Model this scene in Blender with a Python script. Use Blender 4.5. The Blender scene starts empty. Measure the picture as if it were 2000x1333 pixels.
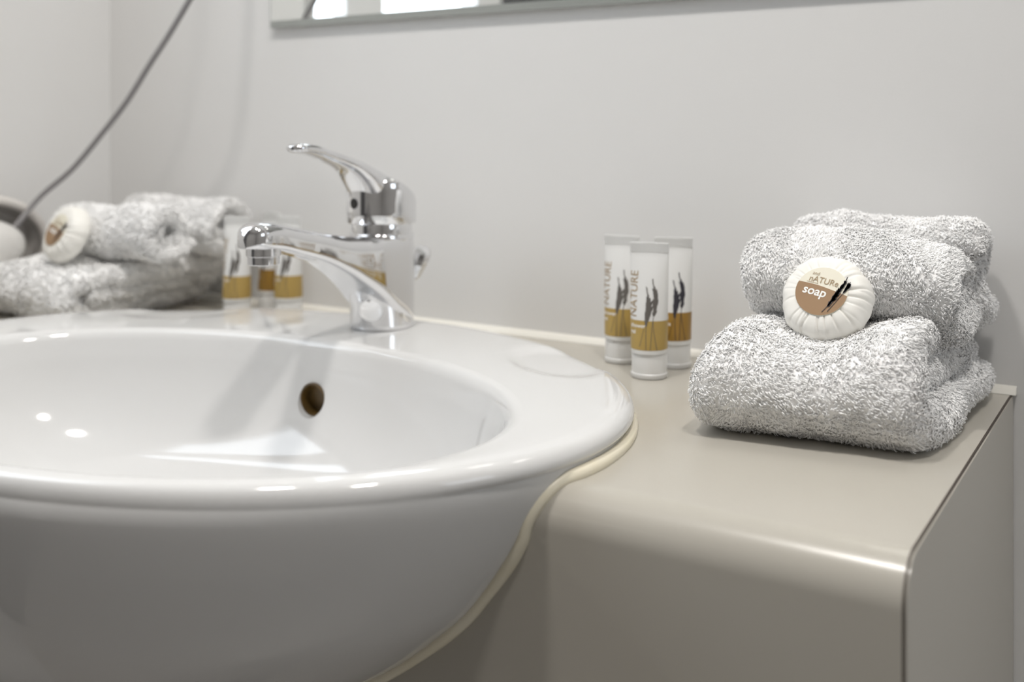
import bpy, bmesh, math, random
import numpy as np
from mathutils import Vector, Matrix

random.seed(4)
RNG = np.random.default_rng(7)
SC = bpy.context.scene
COL = SC.collection

# ------------------------------------------------------------------ camera
FPX = 2078.0                                   # focal length in pixels of the 2000 px wide frame
YAW = math.atan(1303.0 / FPX)                  # the view is turned to the left of the wall normal
cam_data = bpy.data.cameras.new('camera')
cam_data.sensor_fit = 'HORIZONTAL'
cam_data.sensor_width = 36.0
cam_data.lens = FPX * 36.0 / 2000.0
cam_data.shift_y = (256.0 - 666.5) / 2000.0    # horizon at row 256, verticals stay vertical
cam_data.clip_start = 0.01
cam_data.dof.use_dof = True
cam_data.dof.focus_distance = 0.64
cam_data.dof.aperture_fstop = 4.7
cam_data.dof.aperture_blades = 0
cam = bpy.data.objects.new('camera', cam_data)
cam.location = (0.0, -0.80, 1.03)
cam.rotation_euler = (math.pi / 2, 0, YAW)
COL.objects.link(cam)
SC.camera = cam

# ------------------------------------------------------------------ exposure, world, daylight
SC.view_settings.view_transform = 'Standard'
SC.view_settings.look = 'None'
SC.view_settings.exposure = 0.0
SC.view_settings.gamma = 1.0
SC.view_settings.use_curve_mapping = False
SC.cycles.max_bounces = 24
SC.cycles.diffuse_bounces = 20
SC.cycles.glossy_bounces = 6
SC.cycles.transmission_bounces = 8
SC.cycles.sample_clamp_indirect = 4.0
SC.cycles.blur_glossy = 0.6
world = bpy.data.worlds.new('world')
world.use_nodes = True
world.node_tree.nodes['Background'].inputs[0].default_value = (0.75, 0.85, 1.0, 1)
world.node_tree.nodes['Background'].inputs[1].default_value = 0.6
SC.world = world

WINDOW_GLOW = 5.0                              # frosted pane lit by the day outside
LAMP_W = 9.0                                   # each ceiling lamp, watts
LAMPS = [(-0.42, -0.66), (0.18, -0.66)]
WINDOW2_GLOW = 2.6                             # the second pane, in the right wall


def area(name, loc, rot, sx, sy, watts, color, shape='RECTANGLE'):
    l = bpy.data.lights.new(name, 'AREA')
    l.shape = shape
    l.size = sx
    if shape in ('RECTANGLE', 'ELLIPSE'):
        l.size_y = sy
    l.energy = watts
    l.color = color
    o = bpy.data.objects.new(name, l)
    o.location = loc
    o.rotation_euler = rot
    COL.objects.link(o)
    return o


# ------------------------------------------------------------------ materials
def pbr(name, color, rough=0.5, metal=0.0, spec=0.5, coat=0.0, trans=0.0, bump=None, vary=None):
    m = bpy.data.materials.new(name)
    m.use_nodes = True
    nt = m.node_tree
    b = nt.nodes['Principled BSDF']
    b.inputs['Base Color'].default_value = (*color, 1)
    b.inputs['Roughness'].default_value = rough
    b.inputs['Metallic'].default_value = metal
    b.inputs['Specular IOR Level'].default_value = spec
    b.inputs['Coat Weight'].default_value = coat
    b.inputs['Coat Roughness'].default_value = 0.05
    b.inputs['Transmission Weight'].default_value = trans
    if bump or vary:
        tc = nt.nodes.new('ShaderNodeTexCoord')
    if bump:
        scale, strength, dist = bump
        n = nt.nodes.new('ShaderNodeTexNoise')
        n.inputs['Scale'].default_value = scale
        n.inputs['Detail'].default_value = 4
        nt.links.new(tc.outputs['Object'], n.inputs['Vector'])
        bp = nt.nodes.new('ShaderNodeBump')
        bp.inputs['Strength'].default_value = strength
        bp.inputs['Distance'].default_value = dist
        nt.links.new(n.outputs['Fac'], bp.inputs['Height'])
        nt.links.new(bp.outputs['Normal'], b.inputs['Normal'])
    if vary:
        scale, c2 = vary
        n = nt.nodes.new('ShaderNodeTexNoise')
        n.inputs['Scale'].default_value = scale
        n.inputs['Detail'].default_value = 3
        nt.links.new(tc.outputs['Object'], n.inputs['Vector'])
        mx = nt.nodes.new('ShaderNodeMix')
        mx.data_type = 'RGBA'
        mx.inputs['A'].default_value = (*color, 1)
        mx.inputs['B'].default_value = (*c2, 1)
        nt.links.new(n.outputs['Fac'], mx.inputs['Factor'])
        nt.links.new(mx.outputs['Result'], b.inputs['Base Color'])
    return m


def emit(name, color, strength):
    m = bpy.data.materials.new(name)
    m.use_nodes = True
    nt = m.node_tree
    nt.nodes.clear()
    e = nt.nodes.new('ShaderNodeEmission')
    e.inputs[0].default_value = (*color, 1)
    e.inputs[1].default_value = strength
    o = nt.nodes.new('ShaderNodeOutputMaterial')
    nt.links.new(e.outputs[0], o.inputs[0])
    return m


M = {}
M['wall'] = pbr('wall_paint', (0.745, 0.742, 0.736), 0.55, spec=0.3, bump=(420, 0.12, 0.0006))
M['ceiling'] = pbr('ceiling_paint', (0.84, 0.83, 0.81), 0.7)
M['floor'] = pbr('floor_tile', (0.30, 0.285, 0.265), 0.4, vary=(3, (0.36, 0.34, 0.315)))
M['wall_far'] = pbr('wall_paint_grey', (0.42, 0.41, 0.40), 0.6)
M['door'] = pbr('door_grey', (0.10, 0.10, 0.105), 0.45)
M['frame'] = pbr('frame_white', (0.74, 0.74, 0.74), 0.4)
M['pane'] = emit('frosted_pane', (0.86, 0.93, 1.0), WINDOW_GLOW)
M['pane_right'] = emit('frosted_pane_right', (0.86, 0.93, 1.0), WINDOW2_GLOW)
M['lamp'] = emit('lamp_lens', (1.0, 0.94, 0.86), 22.0)
M['ceramic'] = pbr('ceramic', (0.68, 0.68, 0.678), 0.07, spec=0.5, coat=0.3)
M['vanity'] = pbr('vanity_laminate', (0.46, 0.435, 0.385), 0.25, spec=0.5, bump=(900, 0.04, 0.0003))
M['seam'] = pbr('seam_brown', (0.06, 0.045, 0.035), 0.6)
M['silicone'] = pbr('silicone', (0.80, 0.78, 0.72), 0.35)
M['silicone_old'] = pbr('silicone_yellowed', (0.76, 0.69, 0.50), 0.35, vary=(40, (0.80, 0.76, 0.66)))
M['chrome'] = pbr('chrome', (0.82, 0.82, 0.83), 0.035, metal=1.0)
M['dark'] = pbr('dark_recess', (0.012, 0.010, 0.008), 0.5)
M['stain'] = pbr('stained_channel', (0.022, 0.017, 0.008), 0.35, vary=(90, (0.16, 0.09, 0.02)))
M['mirror'] = pbr('mirror_silver', (0.93, 0.95, 0.94), 0.0, metal=1.0)
M['glass_edge'] = pbr('mirror_edge', (0.42, 0.44, 0.42), 0.12, spec=0.8)

M['paper'] = pbr('soap_paper', (0.86, 0.845, 0.80), 0.42, spec=0.4)
M['cream'] = pbr('label_cream', (0.80, 0.765, 0.64), 0.4)
M['brown'] = pbr('label_brown', (0.33, 0.205, 0.105), 0.4, vary=(60, (0.29, 0.17, 0.085)))
M['print_tan'] = pbr('print_tan', (0.36, 0.26, 0.15), 0.5)
M['print_white'] = pbr('print_white', (0.9, 0.89, 0.86), 0.5)
M['print_dark'] = pbr('print_dark', (0.028, 0.026, 0.036), 0.5)
M['print_grey'] = pbr('print_grey', (0.12, 0.11, 0.10), 0.5)
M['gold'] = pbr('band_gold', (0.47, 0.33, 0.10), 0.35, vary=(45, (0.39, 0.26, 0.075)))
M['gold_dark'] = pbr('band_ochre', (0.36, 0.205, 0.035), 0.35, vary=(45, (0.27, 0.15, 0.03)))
M['cap'] = pbr('cap_frosted', (0.86, 0.86, 0.85), 0.3, trans=0.2)
M['dryer_white'] = pbr('dryer_white', (0.78, 0.77, 0.75), 0.3)
M['dryer_grey'] = pbr('dryer_grey', (0.30, 0.285, 0.27), 0.45)
M['dryer_rim'] = pbr('dryer_rim', (0.72, 0.69, 0.66), 0.4)
M['cord'] = pbr('cord_grey', (0.27, 0.26, 0.265), 0.5)

M['towel'] = pbr('towel_cotton', (0.98, 0.978, 0.975), 1.0, spec=0.0)

# milky plastic of the tubes
m = bpy.data.materials.new('tube_plastic')
m.use_nodes = True
nt = m.node_tree
b = nt.nodes['Principled BSDF']
b.inputs['Base Color'].default_value = (0.88, 0.88, 0.87, 1)
b.inputs['Roughness'].default_value = 0.3
tl = nt.nodes.new('ShaderNodeBsdfTranslucent')
tl.inputs[0].default_value = (0.85, 0.85, 0.84, 1)
mx = nt.nodes.new('ShaderNodeMixShader')
mx.inputs[0].default_value = 0.2
nt.links.new(b.outputs[0], mx.inputs[1])
nt.links.new(tl.outputs[0], mx.inputs[2])
nt.links.new(mx.outputs[0], nt.nodes['Material Output'].inputs[0])
M['tube'] = m


# ------------------------------------------------------------------ helpers
def link(o, parent=None):
    COL.objects.link(o)
    if parent is not None:
        o.parent = parent
    return o


def make_mesh(name, verts, faces, mat, smooth=True, angle=None):
    me = bpy.data.meshes.new(name)
    me.from_pydata([tuple(map(float, v)) for v in verts], [], [tuple(map(int, f)) for f in faces])
    me.materials.append(mat)
    me.update()
    bm = bmesh.new()
    bm.from_mesh(me)
    bmesh.ops.recalc_face_normals(bm, faces=bm.faces)
    bm.to_mesh(me)
    bm.free()
    if smooth:
        me.shade_smooth()
        if angle:
            me.set_sharp_from_angle(angle=math.radians(angle))
    return me


def obj(name, verts, faces, mat, parent=None, smooth=True, angle=None, local=False):
    """one mesh object; world coordinates unless local, then coordinates of its thing"""
    v = np.asarray(verts, float)
    if parent is not None and not local:
        p = parent
        off = np.zeros(3)
        while p is not None:
            off += np.array(p.location)
            p = p.parent
        v = v - off
    return link(bpy.data.objects.new(name, make_mesh(name, v, faces, mat, smooth, angle)), parent)


def thing(name, loc, label, cat, group=None, rot=None):
    o = bpy.data.objects.new(name, None)
    o.empty_display_size = 0.02
    o.location = loc
    if rot is not None:
        o.rotation_euler = rot
    tag(o, label, cat, group)
    return link(o)


def tag(o, label, cat, group=None):
    o['label'] = label
    o['category'] = cat
    if group:
        o['group'] = group
    return o


def struct(name, verts, faces, mat, parent=None, **k):
    o = obj(name, verts, faces, mat, parent, **k)
    if parent is None:
        o['kind'] = 'structure'
    return o


def box(x0, x1, y0, y1, z0, z1):
    v = [(x, y, z) for x in (x0, x1) for y in (y0, y1) for z in (z0, z1)]
    f = [(0, 1, 3, 2), (4, 6, 7, 5), (0, 4, 5, 1), (2, 3, 7, 6), (0, 2, 6, 4), (1, 5, 7, 3)]
    return v, f


def join(*parts):
    V, F = [], []
    for v, f in parts:
        n = len(V)
        V += [tuple(p) for p in v]
        F += [tuple(i + n for i in q) for q in f]
    return V, F


def loft(rings, cap0=True, cap1=True):
    n = len(rings[0])
    V = [tuple(p) for r in rings for p in r]
    F = []
    for i in range(len(rings) - 1):
        for j in range(n):
            k = (j + 1) % n
            F.append((i * n + j, i * n + k, (i + 1) * n + k, (i + 1) * n + j))
    if cap0:
        F.append(tuple(range(n))[::-1])
    if cap1:
        F.append(tuple((len(rings) - 1) * n + j for j in range(n)))
    return V, F


def circle(c, r, u, v, n=32):
    c, u, v = np.array(c, float), np.array(u, float), np.array(v, float)
    return [tuple(c + r * (math.cos(t) * u + math.sin(t) * v)) for t in np.linspace(0, 2 * math.pi, n, endpoint=False)]


def spline(pts, n):
    """Catmull-Rom through the points"""
    P = np.array(pts, float)
    P = np.vstack([2 * P[0] - P[1], P, 2 * P[-1] - P[-2]])
    out = []
    segs = len(P) - 3
    for t in np.linspace(0, segs - 1e-9, n):
        i = int(t)
        u = t - i
        a, b_, c, d = P[i], P[i + 1], P[i + 2], P[i + 3]
        out.append(0.5 * ((2 * b_) + (-a + c) * u + (2 * a - 5 * b_ + 4 * c - d) * u * u + (-a + 3 * b_ - 3 * c + d) * u ** 3))
    return np.array(out)


def tube_along(path, r, n=14, flat=None):
    """a round tube along a 3-D path; flat = (direction, factor) squashes it"""
    P = np.array(path, float)
    T = np.gradient(P, axis=0)
    T /= np.linalg.norm(T, axis=1)[:, None]
    ref = np.array([0.0, 0, 1]) if abs(T[0][2]) < 0.9 else np.array([1.0, 0, 0])
    u = np.cross(T[0], ref)
    u /= np.linalg.norm(u)
    rings = []
    rr = r if hasattr(r, '__len__') else [r] * len(P)
    for p, t, q in zip(P, T, rr):
        u = u - t * (u @ t)
        u /= np.linalg.norm(u)
        v = np.cross(t, u)
        rings.append(circle(p, q, u, v, n))
    return loft(rings)


def interp(x, xs, ys):
    """smooth monotone interpolation (no kinks in the chrome)"""
    x = min(max(float(x), xs[0]), xs[-1])
    h = np.diff(xs)
    d = np.diff(ys) / h
    m_ = np.zeros(len(xs))
    for i in range(1, len(xs) - 1):
        if d[i - 1] * d[i] > 0:
            w1, w2 = 2 * h[i] + h[i - 1], h[i] + 2 * h[i - 1]
            m_[i] = (w1 + w2) / (w1 / d[i - 1] + w2 / d[i])
    m_[0], m_[-1] = d[0], d[-1]
    i = min(int(np.searchsorted(xs, x, side='right')) - 1, len(h) - 1)
    t = (x - xs[i]) / h[i]
    return float((1 + 2 * t) * (1 - t) ** 2 * ys[i] + t * (1 - t) ** 2 * h[i] * m_[i] + t * t * (3 - 2 * t) * ys[i + 1] + t * t * (t - 1) * h[i] * m_[i + 1])


def boolean(o, cutter, op='DIFFERENCE'):
    mod = o.modifiers.new('cut', 'BOOLEAN')
    mod.operation = op
    mod.solver = 'EXACT'
    mod.object = cutter
    bpy.context.view_layer.update()
    dg = bpy.context.evaluated_depsgraph_get()
    me = bpy.data.meshes.new_from_object(o.evaluated_get(dg))
    old = o.data
    o.modifiers.clear()
    o.data = me
    me.name = old.name


# ------------------------------------------------------------------ the room
XL, XR, YF, ZC = -1.054, 1.25, -2.3, 2.4
COUNTER = 0.85
struct('wall_back', *box(XL - 0.1, XR + 0.1, 0.0, 0.1, 0, ZC), M['wall'], smooth=False)
WY0, WY1, WZ0, WZ1 = -0.79, -0.345, 1.165, 2.02        # the window opening in the left wall
DY0, DY1 = -1.75, -0.86                                 # the dark door in the left wall
lw = join(box(XL - 0.1, XL, WY1, 0.0, 0, ZC), box(XL - 0.1, XL, YF, WY0, 0, ZC),
          box(XL - 0.1, XL, WY0, WY1, 0, WZ0), box(XL - 0.1, XL, WY0, WY1, WZ1, ZC))
struct('wall_left', *lw, M['wall'], smooth=False)
RY0, RY1, RZ0, RZ1 = -0.80, -0.25, 1.02, 1.65          # a second window, in the right wall
rw = join(box(XR, XR + 0.1, RY1, 0.0, 0, ZC), box(XR, XR + 0.1, YF, RY0, 0, ZC), box(XR, XR + 0.1, RY0, RY1, 0, RZ0), box(XR, XR + 0.1, RY0, RY1, RZ1, ZC))
struct('wall_right', *rw, M['wall_far'], smooth=False)
struct('wall_front', *box(XL - 0.1, XR + 0.1, YF - 0.1, YF, 0, ZC), M['wall_far'], smooth=False)
struct('floor', *box(XL - 0.1, XR + 0.1, YF - 0.1, 0.1, -0.1, 0), M['floor'], smooth=False)
struct('ceiling', *box(XL - 0.1, XR + 0.1, YF - 0.1, 0.1, ZC, ZC + 0.1), M['ceiling'], smooth=False)
win = bpy.data.objects.new('window_1', None)
win.location = (XL, (WY0 + WY1) / 2, WZ0)
win['kind'] = 'structure'
link(win)
s = 0.03
obj('window_frame', *join(box(XL - 0.09, XL + 0.012, WY0, WY0 + s, WZ0, WZ1), box(XL - 0.09, XL + 0.012, WY1 - s * 0.2, WY1, WZ0, WZ1),
    box(XL - 0.09, XL + 0.012, WY0, WY1, WZ0, WZ0 + 0.022), box(XL - 0.09, XL + 0.012, WY0, WY1, WZ1 - s, WZ1),
    box(XL - 0.085, XL + 0.004, -0.515, -0.425, WZ0, WZ1)), M['frame'], win, smooth=False)
obj('pane', *box(XL - 0.030, XL - 0.022, WY0 + s, -0.515, WZ0 + 0.02, WZ1 - s), M['pane'], win, smooth=False)
obj('pane', *box(XL - 0.030, XL - 0.022, -0.425, WY1 - 0.006, WZ0 + 0.02, WZ1 - s), M['pane'], win, smooth=False)
win2 = bpy.data.objects.new('window_2', None)
win2.location = (XR, (RY0 + RY1) / 2, RZ0)
win2['kind'] = 'structure'
link(win2)
obj('window_frame', *join(box(XR - 0.012, XR + 0.09, RY0, RY0 + s, RZ0, RZ1), box(XR - 0.012, XR + 0.09, RY1 - s, RY1, RZ0, RZ1),
    box(XR - 0.012, XR + 0.09, RY0, RY1, RZ0, RZ0 + s), box(XR - 0.012, XR + 0.09, RY0, RY1, RZ1 - s, RZ1)), M['frame'], win2, smooth=False)
obj('pane', *box(XR + 0.06, XR + 0.07, RY0 + s, RY1 - s, RZ0 + s, RZ1 - s), M['pane_right'], win2, smooth=False)
dr = bpy.data.objects.new('door_1', None)
dr.location = (XL, (DY0 + DY1) / 2, 0)
dr['kind'] = 'structure'
link(dr)
obj('door_leaf', *box(XL, XL + 0.03, DY0, DY1, 0.0, 2.05), M['door'], dr, smooth=False)
hp = spline([(XL + 0.03, DY1 - 0.06, 1.0), (XL + 0.075, DY1 - 0.06, 1.0), (XL + 0.08, DY1 - 0.09, 1.0), (XL + 0.08, DY1 - 0.17, 1.0)], 20)
obj('door_handle', *tube_along(hp, 0.009, 12), M['chrome'], dr, angle=50)

for (lx, ly) in LAMPS:
    t = thing('ceiling_lamp', (lx, ly, ZC), 'round white recessed lamp in the ceiling', 'lamp', 'recessed lamps in the ceiling')
    rings = [circle((lx, ly, ZC - d), r, (1, 0, 0), (0, 1, 0), 40) for r, d in ((0.095, 0.0), (0.095, 0.006), (0.082, 0.008), (0.077, 0.004))]
    obj('trim_ring', *loft(rings, False, False), M['frame'], t, angle=40)
    obj('lens', *loft([circle((lx, ly, ZC - d), 0.077, (1, 0, 0), (0, 1, 0), 40) for d in (0.001, 0.004)]), M['lamp'], t, angle=40)
    area('lamp_light', (lx, ly, ZC - 0.012), (0, 0, 0), 0.15, 0.15, LAMP_W, (1.0, 0.965, 0.925), 'DISK')

# ------------------------------------------------------------------ washbasin shape
BCX, BCY, BA, BB = -0.565, -0.290, 0.303, 0.225        # outer rim ellipse
ICX, ICY, IA, IB = -0.556, -0.335, 0.241, 0.157        # bowl opening ellipse
NTH = 192
TH = np.linspace(0, 2 * np.pi, NTH, endpoint=False)
CO, SI = np.cos(TH), np.sin(TH)
BODY_H = [0.000, 0.010, 0.031, 0.048, 0.070, 0.089, 0.118, 0.138, 0.160, 0.178, 0.190, 0.198]
BODY_K = [0.993, 0.988, 0.959, 0.927, 0.873, 0.817, 0.703, 0.606, 0.490, 0.370, 0.250, 0.120]


def outer_ring(k, z, cy=None):
    cy = BCY if cy is None else cy
    return np.stack([BCX + BA * k * CO, cy + BB * k * SI, np.full(NTH, z)], 1)


def inner_ring(k, z):
    return np.stack([ICX + IA * k * CO, ICY + IB * k * SI, np.full(NTH, z)], 1)


def body_cy(h):
    return BCY - 0.20 * h


def body_k(h):
    from_spline = spline(list(zip(BODY_H, BODY_K)), 200)
    return float(np.interp(h, from_spline[:, 0], from_spline[:, 1]))


RIM_Z = 0.868
hs = np.linspace(0.198, 0.004, 26)
body_rings = [outer_ring(body_k(h), 0.860 - h, body_cy(h)) for h in hs]
groove = np.clip((SI + 0.62) / 0.4, 0, 1)               # the lip stands out at the sides and back, not in front
groove = groove * groove * (3 - 2 * groove)


def soften(ring, dk):
    k = (1 - groove) * dk
    ring[:, 0] += BA * CO * k
    ring[:, 1] += BB * SI * k
    return ring


for h, r in zip(hs, body_rings):
    soften(r, 0.0075 * max(0.0, 1 - h / 0.03))
rings = list(body_rings)
for k, z in ((0.992, 0.8568), (0.998, 0.8582), (1.0005, 0.8600), (0.9985, 0.8628), (0.994, 0.8652), (0.985, 0.8672), (0.972, 0.868), (0.955, 0.8683)):
    rings.append(soften(outer_ring(k, z), {0.992: 0.0078, 0.998: 0.0022}.get(k, 0.0)))
ro, ri = outer_ring(0.955, 0.8683), inner_ring(1.035, 0.8670)
for t in np.linspace(0, 1, 22)[1:]:
    q = ro * (1 - t) + ri * t
    q[:, 2] = 0.8683 + (0.8668 - 0.8683) * t * t
    rings.append(q)
for r in rings[27:]:                                    # two shallow soap recesses in the deck
    for sx, sy, ang in ((-0.372, -0.148, -0.62), (-0.758, -0.148, 0.62)):
        dx, dy = r[:, 0] - sx, r[:, 1] - sy
        a = dx * math.cos(ang) + dy * math.sin(ang)
        c = -dx * math.sin(ang) + dy * math.cos(ang)
        d = np.sqrt((a / 0.055) ** 2 + (c / 0.033) ** 2)
        w = np.clip((1.0 - d) / 0.3, 0, 1)
        r[:, 2] -= 0.0026 * (w * w * (3 - 2 * w)) * (r[:, 2] > 0.864)
for k, z in ((1.018, 0.8656), (1.005, 0.8630), (0.996, 0.8590), (0.990, 0.8535)):
    rings.append(inner_ring(k, z))
IH = [0.018, 0.035, 0.055, 0.075, 0.092, 0.105, 0.113, 0.117, 0.118]
IK = [0.983, 0.960, 0.918, 0.850, 0.750, 0.600, 0.400, 0.200, 0.080]
isp = spline(list(zip(IH, IK)), 22)
for h, k in isp:
    rings.append(inner_ring(k, 0.868 - h))

basin = thing('washbasin', (BCX, BCY, 0.662), 'white oval ceramic washbasin set into the grey vanity', 'washbasin')
bowl = obj('bowl', *loft(rings, True, True), M['ceramic'], basin)
# overflow hole in the back wall of the bowl
OV = np.array([-0.5665, -0.2, 0.8225])
cutter = obj('cutter', *loft([circle((OV[0], y, OV[2] + (y + 0.2) * 0.0), r, (1, 0, 0), (0, 0, 1), 48) for y, r in ((-0.26, 0.0128), (-0.176, 0.0128))]), M['ceramic'])
boolean(bowl, cutter)
bpy.data.objects.remove(cutter)
bowl.data.shade_smooth()
bowl.data.set_sharp_from_angle(angle=math.radians(50))
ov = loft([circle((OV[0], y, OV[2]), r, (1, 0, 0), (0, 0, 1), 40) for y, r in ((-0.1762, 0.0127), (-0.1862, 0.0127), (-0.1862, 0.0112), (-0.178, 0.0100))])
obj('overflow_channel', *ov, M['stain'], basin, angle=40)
wy = ICY
obj('drain', *loft([circle((ICX, wy, z), r, (1, 0, 0), (0, 1, 0), 40) for r, z in ((0.030, 0.7495), (0.031, 0.752), (0.028, 0.7535), (0.020, 0.7515))]), M['chrome'], basin, angle=60)

# ------------------------------------------------------------------ vanity
VX0, VX1, VF, VB, RAD = -1.034, -0.096, -0.339, -0.001, 0.021


def vanity_profile(inset=0.0):
    r = RAD - inset
    top, front, bot = COUNTER - inset, VF + inset, 0.42
    p = [(VB, top), (-0.2, top)]
    for a in np.linspace(0, math.pi / 2, 13):
        p.append((front + r - r * math.sin(a), top - r + r * math.cos(a)))
    p += [(front, 0.70), (front, bot), (VB, bot)]
    return p


def slab(profile, x0, x1):
    return loft([[(x0, y, z) for y, z in profile], [(x1, y, z) for y, z in profile]])


van = thing('vanity_unit', ((VX0 + VX1) / 2, VF / 2, 0.42), 'warm grey vanity unit with rounded front edge under the basin', 'vanity')
shell = obj('countertop', *slab(vanity_profile(), VX0, VX1 - 0.0017), M['vanity'], van)
cut_rings = [outer_ring(body_k(h) * 1.002, 0.860 - h, body_cy(h)) for h in np.linspace(0.198, 0.0, 26)] + [outer_ring(1.002, 0.90)]
cutter = obj('cutter', *loft(cut_rings), M['vanity'])
boolean(shell, cutter)
bpy.data.objects.remove(cutter)
shell.data.shade_smooth()
shell.data.set_sharp_from_angle(angle=math.radians(25))
sm = obj('edge_seam', *slab(vanity_profile(0.0001), VX1 - 0.0017, VX1 - 0.0009), M['seam'], van, angle=25)
obj('side_panel', *slab(vanity_profile(0.0014), VX1 - 0.0009, VX1), M['vanity'], van, angle=25)
# white silicone along the wall
wb = [(0, -0.0005, COUNTER + 0.0055), (0, -0.004, COUNTER + 0.0035), (0, -0.0065, COUNTER + 0.0002), (0, -0.0005, COUNTER + 0.0002)]
obj('wall_sealant', *loft([[(x, p[1], p[2]) for p in wb] for x in (VX0, VX1 + 0.002)]), M['silicone'], van, smooth=False)

# yellowed silicone where the basin meets counter and front
path = []
for t in np.linspace(math.pi * 0.98, 0.0, 60):
    path.append((BCX + (BA - 0.001) * math.cos(t), BCY + (BB - 0.001) * math.sin(t), COUNTER + 0.0015))
yf = VF + RAD
ts = -math.asin((BCY - yf) / BB)
for t in np.linspace(0, ts, 8)[1:]:
    path.append((BCX + (BA - 0.001) * math.cos(t), BCY + (BB - 0.001) * math.sin(t), COUNTER + 0.0015))
for a in np.linspace(0, math.pi / 2, 9)[1:]:
    y = yf - (RAD + 0.001) * math.sin(a)
    z = COUNTER - RAD + (RAD + 0.001) * math.cos(a)
    k = body_k(max(0.0, 0.860 - z))
    path.append((BCX + BA * math.sqrt(max(0, k * k - ((y - body_cy(max(0.0, 0.860 - z))) / BB) ** 2)) - 0.0005, y, z))
for h in np.linspace(0.035, 0.196, 66):
    k = body_k(h)
    q = k * k - ((VF - body_cy(h)) / BB) ** 2
    if q <= 0.0005:
        break
    path.append((BCX + BA * math.sqrt(q) + 0.0008, VF - 0.0005, 0.860 - h))
path = np.array(path)
path[1:-1] = 0.25 * path[:-2] + 0.5 * path[1:-1] + 0.25 * path[2:]
wob = [0.0038 + 0.0003 * math.sin(i * 0.33) for i in range(len(path))]
obj('basin_sealant', *tube_along(path, wob, 12), M['silicone_old'], basin)

# ------------------------------------------------------------------ mirror
mir = thing('wall_mirror', (-0.2, 0, 1.138), 'wide frameless mirror hung on the wall above the washbasin', 'mirror')
MX0, MX1, MZ0, MZ1, MT = -0.791, 0.25, 1.1355, 2.05, 0.006
v, f = box(MX0, MX1, -MT, -0.0005, MZ0, MZ1)
obj('glass_edge', v, f, M['glass_edge'], mir, smooth=False)
bev = 0.007
v = [(MX0, -MT - 0.0001, MZ0), (MX1, -MT - 0.0001, MZ0), (MX1, -MT - 0.0001, MZ1), (MX0, -MT - 0.0001, MZ1),
     (MX0 + 0.003, -MT - 0.0022, MZ0 + bev), (MX1 - bev, -MT - 0.0022, MZ0 + bev), (MX1 - bev, -MT - 0.0022, MZ1 - bev), (MX0 + 0.003, -MT - 0.0022, MZ1 - bev)]
obj('bevel', v, [(0, 1, 5, 4), (1, 2, 6, 5), (2, 3, 7, 6), (3, 0, 4, 7)], M['glass_edge'], mir, smooth=False)
obj('reflective_face', *box(MX0 + 0.003, MX1 - bev, -MT - 0.0022, -MT - 0.0002, MZ0 + bev, MZ1 - bev), M['mirror'], mir, smooth=False)

# ------------------------------------------------------------------ mixer tap (u towards the user, v to the right, w up)
TX, TY, TZ = -0.561, -0.109, RIM_Z
tap = thing('mixer_tap', (TX, TY, TZ), 'chrome single lever mixer tap on the back of the washbasin', 'tap')


def uvw(u, v_, w):
    return (v_, -u, w)


def section(u, hw, wb_, wt, n=36, e_top=2.6, e_bot=2.6):
    """closed outline across the spout at distance u"""
    c, h = (wb_ + wt) / 2, (wt - wb_) / 2
    out = []
    for t in np.linspace(0, 2 * math.pi, n, endpoint=False):
        e = e_top if math.sin(t) >= 0 else e_bot
        ct, st = math.cos(t), math.sin(t)
        out.append(uvw(u, hw * math.copysign(abs(ct) ** (2 / e), ct), c + h * math.copysign(abs(st) ** (2 / e), st)))
    return out


# column: a cylinder whose front leans forward into an arch below the spout
col = []
for w in np.concatenate([[0, 0.0012], np.linspace(0.004, 0.072, 24)]):
    uf = interp(w, [0, 0.02, 0.032, 0.042, 0.050, 0.056, 0.061, 0.066, 0.072], [0.0262, 0.0275, 0.031, 0.038, 0.049, 0.063, 0.080, 0.098, 0.11])
    ub = -0.0262
    uc = 0.0
    hw = interp(w, [0, 0.03, 0.05, 0.072], [0.0262, 0.0255, 0.0225, 0.016])
    if w == 0:
        uf, ub, hw = uf - 0.001, ub + 0.001, hw - 0.001
    ring = []
    for t in np.linspace(0, 2 * math.pi, 48, endpoint=False):
        ct, st = math.cos(t), math.sin(t)
        ring.append(uvw(uc + (uf if ct > 0 else -ub) * ct, hw * st, w))
    col.append(ring)
obj('column', *loft(col), M['chrome'], tap, local=True, angle=60)
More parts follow.
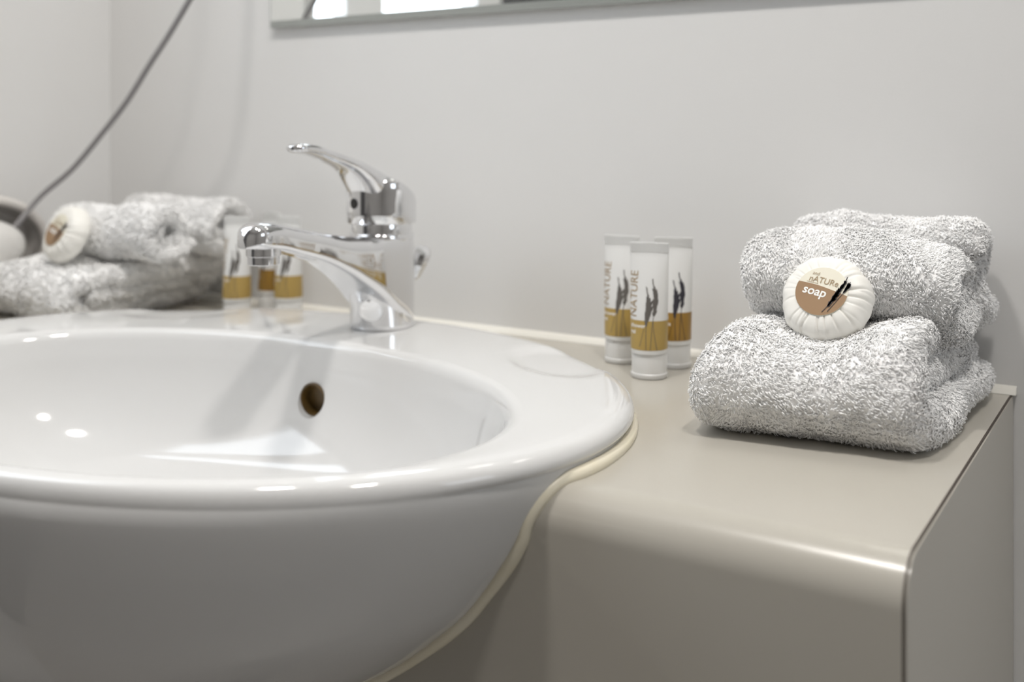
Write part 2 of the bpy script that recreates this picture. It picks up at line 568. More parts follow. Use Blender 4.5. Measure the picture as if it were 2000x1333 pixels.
# outer body: the arm with its skirt that sweeps down to the back of the base
US = np.concatenate([np.linspace(-0.0268, -0.018, 8), np.linspace(-0.015, 0.148, 50), [0.1505, 0.1525, 0.154, 0.1548]])
arm = []
for u in US:
    bot = interp(u, [-0.0268, -0.016, -0.010, 0.003, 0.015, 0.027, 0.042, 0.056, 0.083, 0.11, 0.13, 0.155],
                 [0.000, 0.000, 0.0025, 0.0085, 0.0185, 0.0295, 0.0405, 0.0495, 0.0625, 0.0705, 0.0755, 0.0785])
    top = interp(u, [-0.0268, 0.020, 0.027, 0.036, 0.05, 0.08, 0.11, 0.135, 0.144, 0.150, 0.153, 0.1548],
                 [0.0770, 0.0770, 0.0772, 0.0775, 0.0795, 0.0850, 0.0915, 0.0962, 0.0965, 0.0945, 0.0910, 0.0865])
    hw = interp(u, [0.0, 0.02, 0.04, 0.07, 0.10, 0.13, 0.142, 0.148, 0.152, 0.1548], [0.0270, 0.0258, 0.0222, 0.0178, 0.0152, 0.0145, 0.0138, 0.0118, 0.0085, 0.0035])
    if u < 0:
        hw = math.sqrt(max(0.027 ** 2 - u * u, 0.0028 ** 2))
    et = interp(u, [0.0, 0.03, 0.06, 0.155], [9, 5, 2.6, 2.3])
    eb = interp(u, [0.0, 0.1, 0.155], [9, 6, 5])
    arm.append(section(u, hw, bot, top, 56, et, eb))
obj('spout', *loft(arm), M['chrome'], tap, local=True, angle=50)
# neck collar under the handle
col = [[uvw(r * math.cos(t), r * math.sin(t), w) for t in np.linspace(0, 2 * math.pi, 56, endpoint=False)]
       for r, w in ((0.0255, 0.072), (0.0266, 0.0735), (0.0266, 0.0768), (0.0262, 0.0776), (0.0252, 0.0782), (0.0252, 0.0865), (0.0245, 0.089))]
obj('collar', *loft(col), M['chrome'], tap, local=True, angle=35)
# aerator under the spout tip
AU = 0.1345
col = [[uvw(AU + r * math.cos(t), r * math.sin(t), w) for t in np.linspace(0, 2 * math.pi, 40, endpoint=False)]
       for r, w in ((0.009, 0.066), (0.0112, 0.0655), (0.0116, 0.066), (0.0118, 0.0715), (0.0126, 0.072), (0.0126, 0.080))]
obj('aerator', *loft(col), M['chrome'], tap, local=True, angle=30)
# handle: a round cap and a lever that rises from it
HB = 0.0862


def htop(u):
    return interp(u, [-0.029, -0.026, -0.02, -0.01, 0.0, 0.0168, 0.029, 0.042, 0.066, 0.089, 0.105], [0.0975, 0.1030, 0.1090, 0.1165, 0.1225, 0.1305, 0.1355, 0.1400, 0.1465, 0.1520, 0.1530])


HR = 0.0288
NT = 72
cap_rings = []
for r, w in ((HR - 0.003, HB), (HR - 0.0006, HB), (HR, HB + 0.0008)):
    cap_rings.append([uvw(r * math.cos(t), r * math.sin(t), w) for t in np.linspace(0, 2 * math.pi, NT, endpoint=False)])
for fr in (0.3, 0.6, 0.85):
    cap_rings.append([uvw(HR * math.cos(t), HR * math.sin(t), HB + fr * (min(htop(HR * math.cos(t)), 0.128) - 0.009 - HB)) for t in np.linspace(0, 2 * math.pi, NT, endpoint=False)])
for a in np.linspace(0, 1, 10):
    rr = HR * math.cos(a * math.pi / 2)
    ring = []
    for t in np.linspace(0, 2 * math.pi, NT, endpoint=False):
        u, v_ = rr * math.cos(t), rr * math.sin(t)
        lim = min(htop(u), 0.1305)
        edge = min(htop(HR * math.cos(t)), 0.128) - 0.009
        ring.append(uvw(u, v_, edge + (lim - 0.001 - edge) * math.sin(a * math.pi / 2)))
    cap_rings.append(ring)
lev = []
for u in np.concatenate([np.linspace(-0.020, 0.099, 44), [0.102, 0.1045, 0.1062, 0.1070]]):
    top = htop(min(u, 0.1))
    bot = interp(u, [-0.02, 0.024, 0.030, 0.036, 0.045, 0.056, 0.066, 0.080, 0.092, 0.107], [0.098, 0.108, 0.1150, 0.1220, 0.1290, 0.1340, 0.1374, 0.1420, 0.1444, 0.1460])
    hw = interp(u, [-0.02, 0.0, 0.02, 0.035, 0.05, 0.075, 0.095, 0.101, 0.1045, 0.1062, 0.107], [0.013, 0.0195, 0.0195, 0.0165, 0.0128, 0.0100, 0.0100, 0.0090, 0.0068, 0.0045, 0.0015])
    if u > 0.1:
        q = (u - 0.1) / 0.0075
        top, bot = 0.1528 - 0.0025 * q * q, 0.1452 + 0.0022 * q * q
    lev.append(section(u, hw, bot, top, 40, 2.8, 2.4))
obj('lever_handle', *join(loft(cap_rings), loft(lev)), M['chrome'], tap, local=True, angle=60)
# little set-screw hole in the front of the cap, seen as a dark disc
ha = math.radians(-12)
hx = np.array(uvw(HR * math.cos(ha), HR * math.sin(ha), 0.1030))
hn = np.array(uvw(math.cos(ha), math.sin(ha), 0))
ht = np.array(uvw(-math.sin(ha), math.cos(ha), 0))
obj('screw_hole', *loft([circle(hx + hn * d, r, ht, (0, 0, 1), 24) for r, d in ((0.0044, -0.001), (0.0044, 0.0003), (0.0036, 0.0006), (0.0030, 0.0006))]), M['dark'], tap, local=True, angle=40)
# pop-up rod with its slanted faceted knob behind the tap
rod = tube_along([uvw(-0.033, 0.005, 0.0), uvw(-0.033, 0.005, 0.030), uvw(-0.034, 0.006, 0.040)], 0.0025, 12)
kr = []
for d, r in ((0, 0.0035), (0.004, 0.0060), (0.016, 0.0082), (0.022, 0.0085), (0.026, 0.0072), (0.0275, 0.0045)):
    c = np.array(uvw(-0.034 - 0.28 * d, 0.0060 + 0.20 * d, 0.036 + 0.92 * d))
    kr.append(circle(c, r, (1, 0.0, -0.4), (0, 1, 0.25), 10))
rd = obj('lift_rod', *rod, M['chrome'], tap, local=True)
obj('knob', *loft(kr), M['chrome'], rd, local=True, angle=25)

# ------------------------------------------------------------------ towels
def sheet(path, thick, x0, x1, K=40, nx=18, sub=110, ends=0.6):
    """a plush folded sheet: path in (y, z), x0/x1 = extent as function of 0..1 along the path.
    Returns outline grid verts / faces (closed, with rounded long edges)."""
    P = spline(path, sub)
    T = np.gradient(P, axis=0)
    T /= np.linalg.norm(T, axis=1)[:, None]
    N = np.stack([-T[:, 1], T[:, 0]], 1)
    rings = []
    seg = np.linalg.norm(np.diff(P, axis=0), axis=1)
    sl = np.concatenate([[0], np.cumsum(seg)])
    L = sl[-1]
    h = thick / 2

    def ring(i, scale, shift):
        s_ = sl[i] / L
        a, b_ = x0(s_), x1(s_)
        hh = h * scale
        out = []
        pts = []
        xs = np.linspace(a + h, b_ - h, nx)
        for x in xs:
            pts.append((x, hh))
        for t in np.linspace(math.pi / 2, -math.pi / 2, 9)[1:-1]:
            pts.append((b_ - h + h * math.cos(t), hh * math.sin(t)))
        for x in xs[::-1]:
            pts.append((x, -hh))
        for t in np.linspace(-math.pi / 2, -3 * math.pi / 2, 9)[1:-1]:
            pts.append((a + h + h * math.cos(t), hh * math.sin(t)))
        c = P[i] + T[i] * shift
        for x, n in pts:
            out.append((x, c[0] + N[i][0] * n, c[1] + N[i][1] * n))
        return out
    for a in np.linspace(math.pi / 2, 0.25, 5):
        rings.append(ring(0, math.cos(a) + 0.02, -h * math.sin(a)))
    for i in range(sub):
        rings.append(ring(i, 1.0, 0.0))
    for a in np.linspace(0.25, math.pi / 2, 5):
        rings.append(ring(sub - 1, math.cos(a) + 0.02, h * math.sin(a)))
    return loft(rings)


def swell(P, amp, scale, seed):
    """smooth pseudo-random offset field built from a few plane waves"""
    r = np.random.default_rng(seed)
    out = np.zeros((len(P), 3))
    for k in range(10):
        d = r.normal(size=3)
        d /= np.linalg.norm(d)
        ph = r.uniform(0, 6.28)
        f = scale * r.uniform(0.6, 1.8)
        out += np.sin(P @ d * f + ph)[:, None] * r.normal(size=3)[None] * amp / 3.0
    return out


def towel(name, shapes, deform, label, group, tufts, tuft_len=0.0024, tuft_w=0.00034, seed=1, zmin=None, place=(0, 0, 0)):
    """terry towel: smooth folded body plus thousands of small pile loops, all one mesh"""
    V, F = join(*shapes)
    V = np.array(V)
    V = deform(V)
    V = V + swell(V, 0.0016, 70, seed) + swell(V, 0.0008, 260, seed + 9)
    if zmin is not None:
        V[:, 2] = np.maximum(V[:, 2], zmin)
    me = make_mesh(name, V, F, M['towel'])
    nv = len(V)
    if tufts:
        me.calc_loop_triangles()
        nt_ = len(me.loop_triangles)
        tri = np.empty(nt_ * 3, np.int32)
        me.loop_triangles.foreach_get('vertices', tri)
        tri = tri.reshape(-1, 3)
        co = np.empty(nv * 3, np.float32)
        me.vertices.foreach_get('co', co)
        co = co.reshape(-1, 3).astype(float)
        vn = np.empty(nv * 3, np.float32)
        me.vertex_normals.foreach_get('vector', vn)
        vn = vn.reshape(-1, 3).astype(float)
        A, B, C = co[tri[:, 0]], co[tri[:, 1]], co[tri[:, 2]]
        ar = np.linalg.norm(np.cross(B - A, C - A), axis=1)
        keep = ((A + B + C)[:, 2] / 3 > (zmin if zmin is not None else -1) + 0.0012)
        ar = ar * keep
        r = np.random.default_rng(seed + 100)
        n = int(tufts)
        idx = r.choice(len(tri), n, p=ar / ar.sum())
        u = r.random(n)
        w = r.random(n)
        flip = u + w > 1
        u[flip], w[flip] = 1 - u[flip], 1 - w[flip]
        bc = np.stack([1 - u - w, u, w], 1)
        p = (co[tri[idx]] * bc[:, :, None]).sum(1)
        nn = (vn[tri[idx]] * bc[:, :, None]).sum(1)
        nn /= np.linalg.norm(nn, axis=1)[:, None] + 1e-9
        lean = swell(p, 0.7, 90, seed + 5) + swell(p, 0.55, 600, seed + 6) + r.normal(size=(n, 3)) * 0.30 + np.array([0.30, -0.1, -0.40])
        lean -= nn * (lean * nn).sum(1)[:, None]
        ll = np.linalg.norm(lean, axis=1)[:, None]
        lean = lean / (ll + 1e-9) * np.minimum(ll, 1.0)
        side = np.cross(nn, lean + 1e-6)
        side /= np.linalg.norm(side, axis=1)[:, None] + 1e-9
        Lh = tuft_len * r.uniform(0.65, 1.25, n)[:, None]
        c0 = p - nn * 0.0006
        up = np.where(r.random(n) < 0.10, 1.6, 1.0)[:, None]         # a few loops stand proud
        c1 = p + nn * Lh * 0.38 * up + lean * Lh * 0.28
        c2 = p + nn * Lh * 0.52 * up + lean * Lh * 0.74
        tip = p + nn * Lh * 0.44 * up + lean * Lh * 1.10
        wd = tuft_w * r.uniform(0.8, 1.3, n)[:, None]

        def ring3(c, k, up):
            return [c + side * wd * k, c - side * wd * k, c + up * wd * k * 1.1]
        pts = ring3(c0, 0.8, -lean) + ring3(c1, 1.1, nn) + ring3(c2, 0.95, nn) + [tip]
        TV = np.stack(pts, 1).reshape(-1, 3)
        tf = []
        for a in (0, 3):
            for j in range(3):
                k = (j + 1) % 3
                tf.append((a + j, a + 3 + k, a + k))
                tf.append((a + j, a + 3 + j, a + 3 + k))
        for j in range(3):
            tf.append((6 + j, 9, 6 + (j + 1) % 3))
        tf = np.array(tf)
        TF = (tf[None] + (np.arange(n) * 10)[:, None, None] + nv).reshape(-1, 3)
        base = tri
        allV = np.vstack([co, TV]).astype(np.float32)
        allF = np.vstack([base, TF]).astype(np.int32)
        me2 = bpy.data.meshes.new(name)
        me2.vertices.add(len(allV))
        me2.vertices.foreach_set('co', allV.ravel())
        me2.loops.add(allF.size)
        me2.loops.foreach_set('vertex_index', allF.ravel())
        me2.polygons.add(len(allF))
        me2.polygons.foreach_set('loop_start', np.arange(0, allF.size, 3, dtype=np.int32))
        me2.materials.append(M['towel'])
        me2.update(calc_edges=True)
        me2.shade_smooth()
        me = me2
    org = np.array(place, float)
    me.transform(Matrix.Translation(-Vector(org)))
    o = bpy.data.objects.new(name, me)
    o.location = org
    tag(o, label, 'towel', group)
    return link(o)


def const(a):
    return lambda s_: a


def lin(xs, ys):
    return lambda s_: float(np.interp(s_, xs, ys))


def roll_path(cy, cz, ry, rz, turns=1.6, start=0.9, k0=0.36, sgn=1):
    out = []
    n = int(turns * 12)
    for i in range(n + 1):
        t = i / n
        a = start + sgn * t * turns * 2 * math.pi
        k = k0 + (1 - k0) * t ** 0.85
        out.append((cy + ry * k * math.cos(a), cz + rz * k * math.sin(a)))
    return out


# --- right stack: big folded towel below
def def_big(V):
    V = V.copy()
    x, y, z = V[:, 0], V[:, 1], V[:, 2]
    V[:, 1] = y * (1 + np.clip((-0.115 - x) / 0.15, -0.1, 1.1) * 0.10)
    up = np.clip((z - 0.862) / 0.05, 0, 1)
    # sag in the middle where the soap presses, raised towards the right front
    V[:, 2] = z - up * 0.012 * np.exp(-((x + 0.185) / 0.035) ** 2) * np.clip((-y - 0.06) / 0.08, 0, 1) + up * 0.004 * np.clip((x + 0.17) / 0.05, 0, 1) - up * 0.008 * np.clip((-0.215 - x) / 0.04, 0, 1)
    V[:, 0] = x + 0.010 * up * np.clip((-0.19 - x) / 0.07, 0, 1)
    return V


outer = sheet([(-0.026, 0.863), (-0.08, 0.863), (-0.14, 0.863), (-0.170, 0.865), (-0.186, 0.876), (-0.186, 0.890), (-0.172, 0.901), (-0.145, 0.905), (-0.11, 0.902), (-0.07, 0.894), (-0.03, 0.887)],
              0.025, lin([0, 0.45, 1], [-0.250, -0.250, -0.246]), lin([0, 0.3, 0.45, 0.6, 1], [-0.107, -0.110, -0.115, -0.122, -0.124]))
inner = sheet([(-0.03, 0.882), (-0.09, 0.883), (-0.158, 0.884)], 0.022, const(-0.243), lin([0, 1], [-0.116, -0.124]), sub=50)
towel('bath_towel', [outer, inner], def_big, 'large white terry towel folded on the counter, bottom of the right stack', 'folded white towels on the counter', 112000, seed=11, zmin=COUNTER + 0.0002, place=(-0.18, -0.1, COUNTER))


def def_roll(V):
    V = V.copy()
    x, y, z = V[:, 0], V[:, 1], V[:, 2]
    q = np.clip((-0.115 - x) / 0.14, -0.1, 1.1)
    V[:, 1] = y - 0.010 * q
    V[:, 2] = z + 0.004 * np.sin(q * 3.0) - 0.004 * np.clip((x + 0.15) / 0.04, 0, 1)
    # droop of the lower right end
    low = np.clip((0.925 - z) / 0.02, 0, 1) * np.clip((x + 0.16) / 0.045, 0, 1)
    V[:, 2] -= 0.004 * low
    return V


rp = roll_path(-0.090, 0.9350, 0.042, 0.0215, 1.75, start=0.6, k0=0.30)
roll = sheet(rp, 0.0165, lin([0, 1], [-0.238, -0.241]), lin([0, 0.5, 1], [-0.117, -0.113, -0.1095]), sub=150)
core = sheet([(-0.112, 0.936), (-0.092, 0.935), (-0.076, 0.934)], 0.012, const(-0.236), const(-0.121), sub=30)
towel('hand_towel', [roll, core], def_roll, 'white terry towel rolled behind the wrapped soap, top of the right stack', 'folded white towels on the counter', 86000, seed=21, place=(-0.18, -0.09, 0.915))


def def_back(V):
    V = V.copy()
    x, z = V[:, 0], V[:, 2]
    V[:, 2] = z - 0.006 * np.clip((-0.20 - x) / 0.04, 0, 1) * np.clip((z - 0.93) / 0.03, 0, 1)
    return V


bp_ = sheet([(-0.022, 0.9105), (-0.036, 0.9105), (-0.045, 0.916), (-0.042, 0.927), (-0.030, 0.934), (-0.022, 0.940), (-0.022, 0.951), (-0.030, 0.9580), (-0.044, 0.9595), (-0.056, 0.958)],
            0.022, lin([0, 1], [-0.230, -0.233]), lin([0, 0.2, 0.45, 0.6, 1], [-0.1025, -0.104, -0.1095, -0.108, -0.1065]), sub=110)
towel('face_towel', [bp_], def_back, 'white terry towel folded against the wall behind the right stack\'s roll', 'folded white towels on the counter', 42000, seed=31, place=(-0.17, -0.035, 0.905))

# --- left stack (beyond the basin, out of focus)
def def_left(V):
    V = V.copy()
    x, z = V[:, 0], V[:, 2]
    up = np.clip((z - 0.86) / 0.04, 0, 1)
    V[:, 2] = z - up * 0.016 * np.clip((-0.955 - x) / 0.06, 0, 1) - up * 0.004 * np.exp(-((x + 0.87) / 0.02) ** 2)
    return V


lo = sheet([(-0.03, 0.8625), (-0.09, 0.862), (-0.165, 0.862), (-0.187, 0.868), (-0.193, 0.880), (-0.185, 0.891), (-0.165, 0.895), (-0.10, 0.8955), (-0.03, 0.896)],
           0.021, const(-1.012), lin([0, 0.4, 0.6, 1], [-0.868, -0.860, -0.850, -0.838]))
li = sheet([(-0.025, 0.879), (-0.09, 0.879), (-0.165, 0.879)], 0.015, const(-1.0), const(-0.853), sub=40)
towel('bath_towel', [lo, li], def_left, 'large white folded towel beyond the basin, bottom of the far left stack', 'folded white towels on the counter', 26000, 0.0035, 0.0008, seed=41, zmin=COUNTER + 0.0002, place=(-0.93, -0.1, COUNTER))


def def_lroll(V):
    V = V.copy()
    x, z = V[:, 0], V[:, 2]
    V[:, 2] = z - 0.004 * np.sin((x + 0.95) * 20) * (z > 0.93) - 0.006 * np.clip((-0.925 - x) / 0.03, 0, 1) * (z > 0.93)
    return V


r1 = sheet(roll_path(-0.120, 0.9345, 0.031, 0.0245, 1.55, start=2.2, k0=0.30), 0.0105, const(-0.955), lin([0, 1], [-0.812, -0.804]), sub=130)
towel('hand_towel', [r1], def_lroll, 'rolled white towel of the far left stack, front roll with soap against it', 'folded white towels on the counter', 24000, 0.0035, 0.0008, seed=51, place=(-0.88, -0.118, 0.906))
r2 = sheet(roll_path(-0.046, 0.9365, 0.030, 0.0255, 1.55, start=0.4, k0=0.30, sgn=-1), 0.0105, const(-0.95), lin([0, 1], [-0.812, -0.804]), sub=130)
towel('face_towel', [r2], lambda V: V, 'rolled white towel of the far left stack, rear roll against the wall', 'folded white towels on the counter', 20000, 0.0035, 0.0008, seed=61, place=(-0.88, -0.043, 0.906))


# ------------------------------------------------------------------ printed art helpers (2-D shapes mapped onto a surface)
def text2d(body, size, shear=0.0, bold=0.0):
    c = bpy.data.curves.new('t', 'FONT')
    c.body = body
    c.size = size
    c.shear = shear
    c.offset = bold
    c.resolution_u = 4
    o = bpy.data.objects.new('t', c)
    COL.objects.link(o)
    bpy.context.view_layer.update()
    dg = bpy.context.evaluated_depsgraph_get()
    me = bpy.data.meshes.new_from_object(o.evaluated_get(dg))
    bm = bmesh.new()
    bm.from_mesh(me)
    bmesh.ops.triangulate(bm, faces=bm.faces)
    bmesh.ops.subdivide_edges(bm, edges=[e for e in bm.edges if e.calc_length() > size * 0.3], cuts=1)
    bmesh.ops.triangulate(bm, faces=bm.faces)
    V = np.array([v.co[:2] for v in bm.verts]) if len(bm.verts) else np.zeros((0, 2))
    bm.verts.index_update()
    F = [tuple(v.index for v in f.verts) for f in bm.faces]
    bm.free()
    bpy.data.objects.remove(o)
    bpy.data.curves.remove(c)
    bpy.data.meshes.remove(me)
    return V, F


def xf2(shape, dx=0, dy=0, ang=0.0, sx=1.0):
    V, F = shape
    V = np.array(V, float).reshape(-1, 2) * np.array([sx, 1.0])
    c, s_ = math.cos(ang), math.sin(ang)
    return np.stack([V[:, 0] * c - V[:, 1] * s_ + dx, V[:, 0] * s_ + V[:, 1] * c + dy], 1), F


def join2(*shapes):
    V, F = [], []
    for v, f in shapes:
        n = len(V)
        V += [tuple(p) for p in np.asarray(v)]
        F += [tuple(i + n for i in q) for q in f]
    return np.array(V), F


def stroke(pts, w0, w1, n=14):
    P = spline(pts, n)
    T = np.gradient(P, axis=0)
    T /= np.linalg.norm(T, axis=1)[:, None]
    N = np.stack([-T[:, 1], T[:, 0]], 1)
    W = np.linspace(w0, w1, n)[:, None] / 2
    V = np.vstack([P + N * W, P - N * W])
    return V, [(i, i + 1, n + i + 1, n + i) for i in range(n - 1)]


def sprig(pts, head_from, leaf, seed, stem=0.0005, lean=0.75):
    """a lavender-like stalk: thin stem, many small pointed leaves towards the tip"""
    r = random.Random(seed)
    n = 60
    P = spline(pts, n)
    T = np.gradient(P, axis=0)
    T /= np.linalg.norm(T, axis=1)[:, None]
    shapes = [stroke(pts, stem, stem * 0.8, 20)]
    for i in range(int(n * head_from), n):
        f = (i / n - head_from) / (1 - head_from)
        size = leaf * (0.35 + 1.0 * math.sin(min(1, f * 1.15 + 0.12) * math.pi) ** 0.8)
        for sgn in (-1, 1):
            a = math.atan2(T[i][1], T[i][0]) + sgn * lean * r.uniform(0.45, 1.1)
            L = size * r.uniform(0.6, 1.25)
            d = np.array([math.cos(a), math.sin(a)])
            q = np.array([-d[1], d[0]])
            b_ = P[i]
            shapes.append((np.array([b_ - q * L * 0.16, b_ + d * L * 0.55 - q * L * 0.15, b_ + d * L, b_ + d * L * 0.55 + q * L * 0.15, b_ + q * L * 0.16]), [(0, 1, 2, 3, 4)]))
    return join2(*shapes)


# ------------------------------------------------------------------ toiletry tubes
TH_, TCAP = 0.0985, 0.0185


def tube_ab(h):
    t = np.clip((h - TCAP) / (TH_ - 0.0085 - TCAP), 0, 1)
    a = 0.0132 + 0.0014 * t
    b_ = 0.0132 * (1 - t ** 1.5) + 0.0006
    return a, b_


def on_tube(off):
    def f(V):
        out = []
        for x, h in V:
            a, b_ = tube_ab(h)
            x = max(-a * 0.97, min(a * 0.97, x))
            out.append((x, -(b_ + off) * math.sqrt(max(0.0, 1 - (x / (a + off)) ** 2)) - 0.00002, h))
        return out
    return f


def make_tube(kind, lines, label):
    root = thing('toiletry_tube', (0, 0, 0), label, 'toiletry tube', 'small toiletry tubes by the basin')
    n = 48
    ring = lambda a, b_, h: [(a * math.cos(t), b_ * math.sin(t), h) for t in np.linspace(0, 2 * math.pi, n, endpoint=False)]
    rs = [ring(*tube_ab(h), h) for h in np.linspace(TCAP, TH_ - 0.0085, 26)]
    a, b_ = tube_ab(TH_ - 0.008)
    rs += [ring(a, 0.0006, TH_ - 0.0075), ring(a, 0.0006, TH_)]
    obj('tube_body', *loft(rs), M['tube'], root, local=True, angle=60)
    # crimped end
    obj('crimp', *join(*[box(-a, a, -0.00085, 0.00085, h, h + 0.0008) for h in np.linspace(TH_ - 0.0068, TH_ - 0.0014, 5)]), M['tube'], root, local=True, smooth=False)
    cr = [ring(r, r, h) for r, h in ((0.0118, 0.0), (0.0130, 0.0006), (0.0134, 0.002), (0.0134, 0.0035), (0.0128, 0.0042), (0.0128, 0.0172), (0.0124, 0.0182), (0.0110, TCAP))]
    obj('cap', *loft(cr), M['cap'], root, local=True, angle=35)
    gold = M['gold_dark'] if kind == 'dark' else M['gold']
    z0, z1 = 0.0215, 0.0425
    ang = np.linspace(0, 2 * math.pi, 64, endpoint=False)
    band = []
    for h in np.linspace(z0, z1, 8):
        a, b_ = tube_ab(h)
        band.append([((a + 0.00012) * math.cos(t), (b_ + 0.00012) * math.sin(t), h) for t in ang])
    obj('colour_band', *loft(band, False, False), gold, root, local=True)
    f = on_tube(0.0003)
    art = join2(sprig([(0.0012, 0.0218), (0.0008, 0.040), (0.0022, 0.053), (0.0000, 0.0655)], 0.30, 0.0040, 3, 0.00045, 0.45),
                sprig([(0.0042, 0.0218), (0.0052, 0.040), (0.0068, 0.056), (0.0040, 0.0715)], 0.45, 0.0034, 5, 0.0004, 0.45),
                stroke([(0.0085, 0.022), (0.0062, 0.036), (0.0055, 0.044)], 0.0004, 0.0003), stroke([(-0.0038, 0.024), (-0.0022, 0.030), (-0.0008, 0.037)], 0.0004, 0.0003))
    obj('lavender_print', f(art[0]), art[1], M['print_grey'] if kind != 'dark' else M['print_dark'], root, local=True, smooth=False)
    word = xf2(text2d('NATURE', 0.0088), -0.0072, 0.0445, math.pi / 2, 0.98)
    small = xf2(text2d('and', 0.0034), -0.0030 - 0.0102, 0.0455, math.pi / 2)
    wd = join2(word, small)
    obj('brand_word', f(wd[0]), wd[1], M['print_tan'], root, local=True, smooth=False)
    tx = join2(*[xf2(text2d(s_, 0.0040, 0, 0.00006), -0.0118, 0.0375 - 0.0045 * i) for i, s_ in enumerate(lines)])
    obj('print', f(tx[0]), tx[1], M['print_white'], root, local=True, smooth=False)
    return root


def copy_tree(o, parent=None):
    c = o.copy()
    COL.objects.link(c)
    if parent is not None:
        c.parent = parent
    for ch in o.children:
        copy_tree(ch, c)
    return c


tube = make_tube('gold', ['shower', 'gel'], 'front of the three small tubes between basin and right towels, with gold band')
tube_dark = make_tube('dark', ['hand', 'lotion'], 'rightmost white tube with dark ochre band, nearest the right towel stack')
spots = [(tube, (-0.329, -0.0860, COUNTER), 10, None),
         (tube, (-0.3690, -0.0500, COUNTER), 4, 'gold banded tube by the wall, left behind the front tube near the basin'),
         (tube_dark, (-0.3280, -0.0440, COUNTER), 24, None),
         (tube, (-0.7620, -0.0790, COUNTER), 10, 'blurred gold banded tube beside the far left towels'),
         (tube, (-0.7230, -0.0500, COUNTER), 4, 'blurred gold banded tube behind the tap spout, right of the far pair'),
         (tube_dark, (-0.7700, -0.0250, COUNTER), -10, 'ochre banded tube half hidden by the wall between two blurred tubes')]
for src, loc, deg, label in spots:
    o = src if label is None else copy_tree(src)
    o.location = loc
    o.rotation_euler = (0, 0, math.radians(deg))
    if label:
        o['label'] = label

# ------------------------------------------------------------------ wrapped soaps
SR, ST = 0.0275, 0.0205                                 # radius and thickness


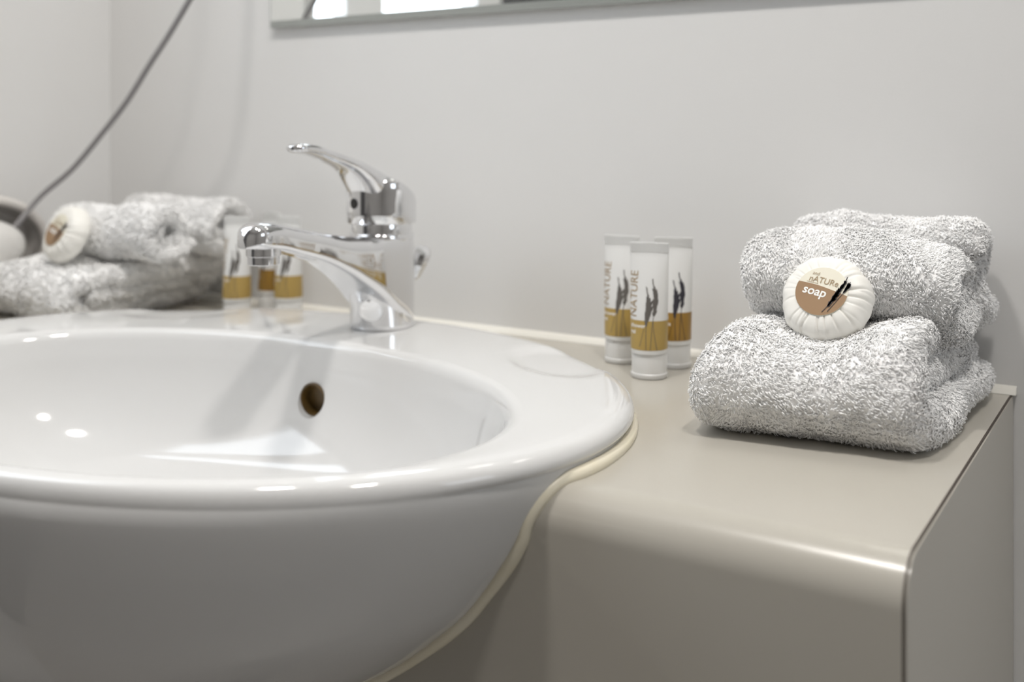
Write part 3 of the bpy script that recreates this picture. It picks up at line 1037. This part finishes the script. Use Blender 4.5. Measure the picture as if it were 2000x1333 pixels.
def make_soap():
    root = thing('wrapped_soap', (0, 0, 0), 'round paper wrapped soap leaning on the right towel stack', 'soap', 'round wrapped soaps on the towels')
    n = 288
    r_ = random.Random(5)
    pleats = sorted([(i + r_.uniform(-0.42, 0.42)) / 30 * 2 * math.pi for i in range(30)])
    depth = [r_.uniform(0.25, 1.0) * (0.35 + 0.65 * max(0.0, math.cos(p + 0.75)) ** 0.7) for p in pleats]   # tighter gathers on one side
    tw = [r_.uniform(-0.22, 0.22) for _ in pleats]
    prof = [(0.0, ST + 0.0004), (0.35, ST + 0.0004), (0.50, ST + 0.0004), (0.56, ST + 0.0002), (0.63, ST), (0.70, ST - 0.0002), (0.77, ST - 0.0008), (0.84, ST - 0.0018), (0.90, ST - 0.0034), (0.95, ST - 0.0058),
            (0.985, ST - 0.009), (1.0, ST - 0.0125), (0.99, 0.0062), (0.955, 0.0034), (0.90, 0.0014), (0.80, 0.0003), (0.4, 0.0), (0.0, 0.0)]
    rings = []
    for i, (k, z) in enumerate(prof):
        ring = []
        w = np.interp(i, [2, 4, 8, 11, 14], [0, 1, 1, 0.35, 0.0])
        for t in np.linspace(0, 2 * math.pi, n, endpoint=False):
            d = 0.0
            for p, dp, q in zip(pleats, depth, tw):
                a = (t - p - q * k + math.pi) % (2 * math.pi) - math.pi
                if abs(a) < 0.10:
                    e = a / 0.018
                    d += dp * (math.exp(-e * e) if a < 0 else math.exp(-e * e * 0.05) * max(0, 1 - a / 0.10))
            amp = w * 0.0017 * d
            lump = 0.0004 * math.sin(3 * t + 1) + 0.00035 * math.sin(7 * t + k * 5) + 0.00022 * math.sin(17 * t + 9 * k)
            rr = SR * max(k, 0.002) + (lump if k > 0.7 else 0) - amp * (0.5 if k > 0.9 else 0.0)
            ring.append((rr * math.cos(t), rr * math.sin(t), z - (amp if i < 10 else 0.0)))
        rings.append(ring)
    obj('wrapper', *loft(rings), M['paper'], root, local=True)
    LR, LZ = 0.0158, ST + 0.0006
    ang = np.linspace(0, 2 * math.pi, 72, endpoint=False)
    lab = loft([[(r * math.cos(t), r * math.sin(t) * 0.99, z) for t in ang] for r, z in ((LR, LZ - 0.0006), (LR, LZ), (LR * 0.5, LZ + 0.0001))])
    lo_ = obj('label', *lab, M['cream'], root, local=True, angle=40)
    # brown lower part of the label
    yb = 0.0030
    a0 = math.asin(yb / LR)
    arc = [(LR * 1.002 * math.cos(t), LR * 0.992 * math.sin(t), LZ + 0.00022) for t in np.linspace(math.pi - a0, 2 * math.pi + a0 * 0.25, 60)]
    top = [(x, y, LZ + 0.00022) for x, y in spline([(0.0148, 0.0010), (0.006, 0.0022), (-0.004, 0.0032), (-LR * math.cos(a0), yb)], 14)[1:-1]]
    V = arc + top
    obj('label_band', V, [tuple(range(len(V)))], M['brown'], lo_, local=True, smooth=False)
    flat = lambda V_, z=LZ + 0.0004: [(x, y, z) for x, y in V_]
    s1 = xf2(text2d('soap', 0.0079, 0.06, 0.00016), -0.0112, -0.0036)
    obj('print', flat(s1[0]), s1[1], M['print_white'], lo_, local=True, smooth=False)
    nw = join2(xf2(text2d('nATURe', 0.0056, 0.05), -0.0100, 0.0048, 0.0, 0.93), xf2(text2d('and', 0.0030, 0.1), -0.0090, 0.0094),
               (np.array([(-0.0108, 0.0040), (-0.0035, 0.0040), (-0.0035, 0.00425), (-0.0108, 0.00425)]), [(0, 1, 2, 3)]))
    obj('brand_word', flat(nw[0]), nw[1], M['print_tan'], lo_, local=True, smooth=False)
    sp = join2(sprig([(0.0048, -0.0130), (0.0072, -0.0075), (0.0098, 0.0005), (0.0118, 0.0085), (0.0122, 0.0122)], 0.20, 0.0022, 2, 0.0004, 0.6),
               sprig([(0.0078, -0.0118), (0.0112, -0.0030), (0.0140, 0.0050), (0.0148, 0.0095)], 0.52, 0.0019, 8, 0.0004, 0.6))
    obj('lavender_print', flat(sp[0], LZ + 0.0006), sp[1], M['print_dark'], lo_, local=True, smooth=False)
    return root


def orient(o, loc, az, elev, spin):
    """disc normal points to azimuth az (0 = towards the user, + to the right) and up by elev; spin turns it in its plane"""
    n = Vector((math.sin(az) * math.cos(elev), -math.cos(az) * math.cos(elev), math.sin(elev)))
    right = Vector((math.cos(az), math.sin(az), 0))
    up = n.cross(right)
    Mx = Matrix((right, up, n)).transposed() @ Matrix.Rotation(spin, 3, 'Z')
    o.rotation_euler = Mx.to_euler()
    o.location = Vector(loc)


soap = make_soap()
orient(soap, (-0.1815, -0.1415, 0.9225), math.radians(-2), math.radians(32), math.radians(-10))
soap2 = copy_tree(soap)
soap2['label'] = 'blurred round wrapped soap leaning on the far left towels'
orient(soap2, (-0.888, -0.164, 0.9285), math.radians(-8), math.radians(25), math.radians(-10))

# ------------------------------------------------------------------ hair dryer with its cord, far left
hd = thing('hair_dryer', (-1.03, -0.19, 0.88), 'white hair dryer at the left picture edge with grey cord rising along the wall', 'hair dryer')
# grey cradle on the left wall: a shallow bowl with a paler rim
cy_, cz_, ry_, rz_ = -0.168, 0.9085, 0.074, 0.053
ell = lambda k, x: [(x, cy_ + ry_ * k * math.cos(t), cz_ + rz_ * k * math.sin(t)) for t in np.linspace(0, 2 * math.pi, 64, endpoint=False)]
obj('cradle', *loft([ell(1.0, XL + 0.0005), ell(0.995, XL + 0.020), ell(0.93, XL + 0.020), ell(0.80, XL + 0.008), ell(0.3, XL + 0.004)]), M['dryer_grey'], hd, angle=40)
rim = np.array(ell(0.97, XL + 0.021) + ell(0.97, XL + 0.021)[:1])
obj('cradle_rim', *tube_along(rim, 0.0048, 10), M['dryer_rim'], hd)
# rounded white barrel resting in it
br = []
for t in np.linspace(-1, 1, 26):
    k = math.sqrt(max(0.0, 1 - abs(t) ** 2.6)) + 0.02
    c = np.array([-1.0215, -0.196 + 0.066 * t, 0.918 - 0.006 * t])
    br.append([tuple(c + np.array([0.0235 * k * math.cos(a), 0, 0.0265 * k * math.sin(a)])) for a in np.linspace(0, 2 * math.pi, 40, endpoint=False)])
obj('barrel', *loft(br), M['dryer_white'], hd, angle=60)
cp = spline([(-1.022, -0.145, 0.926), (-1.020, -0.138, 0.934), (-1.015, -0.1150, 0.9610), (-0.985, -0.098, 0.9905), (-0.947, -0.090, 1.0279), (-0.908, -0.090, 1.0605), (-0.8753, -0.090, 1.0947),
             (-0.845, -0.090, 1.1250), (-0.8155, -0.090, 1.1575), (-0.790, -0.085, 1.195), (-0.785, -0.070, 1.28), (-0.80, -0.045, 1.40), (-0.825, -0.030, 1.52), (-0.83, -0.022, 1.56)], 120)
cd = obj('cord', *tube_along(cp, 0.0030, 12), M['cord'], hd)
pg = [(k * 0.016, z) for k, z in ((0.4, 1.55), (0.9, 1.556), (1.0, 1.57), (1.0, 1.60), (0.8, 1.606))]
obj('plug', *loft([circle((-0.83, -0.0175, z), r, (1, 0, 0), (0, 1, 0), 24) for r, z in pg]), M['dryer_white'], cd, angle=40)
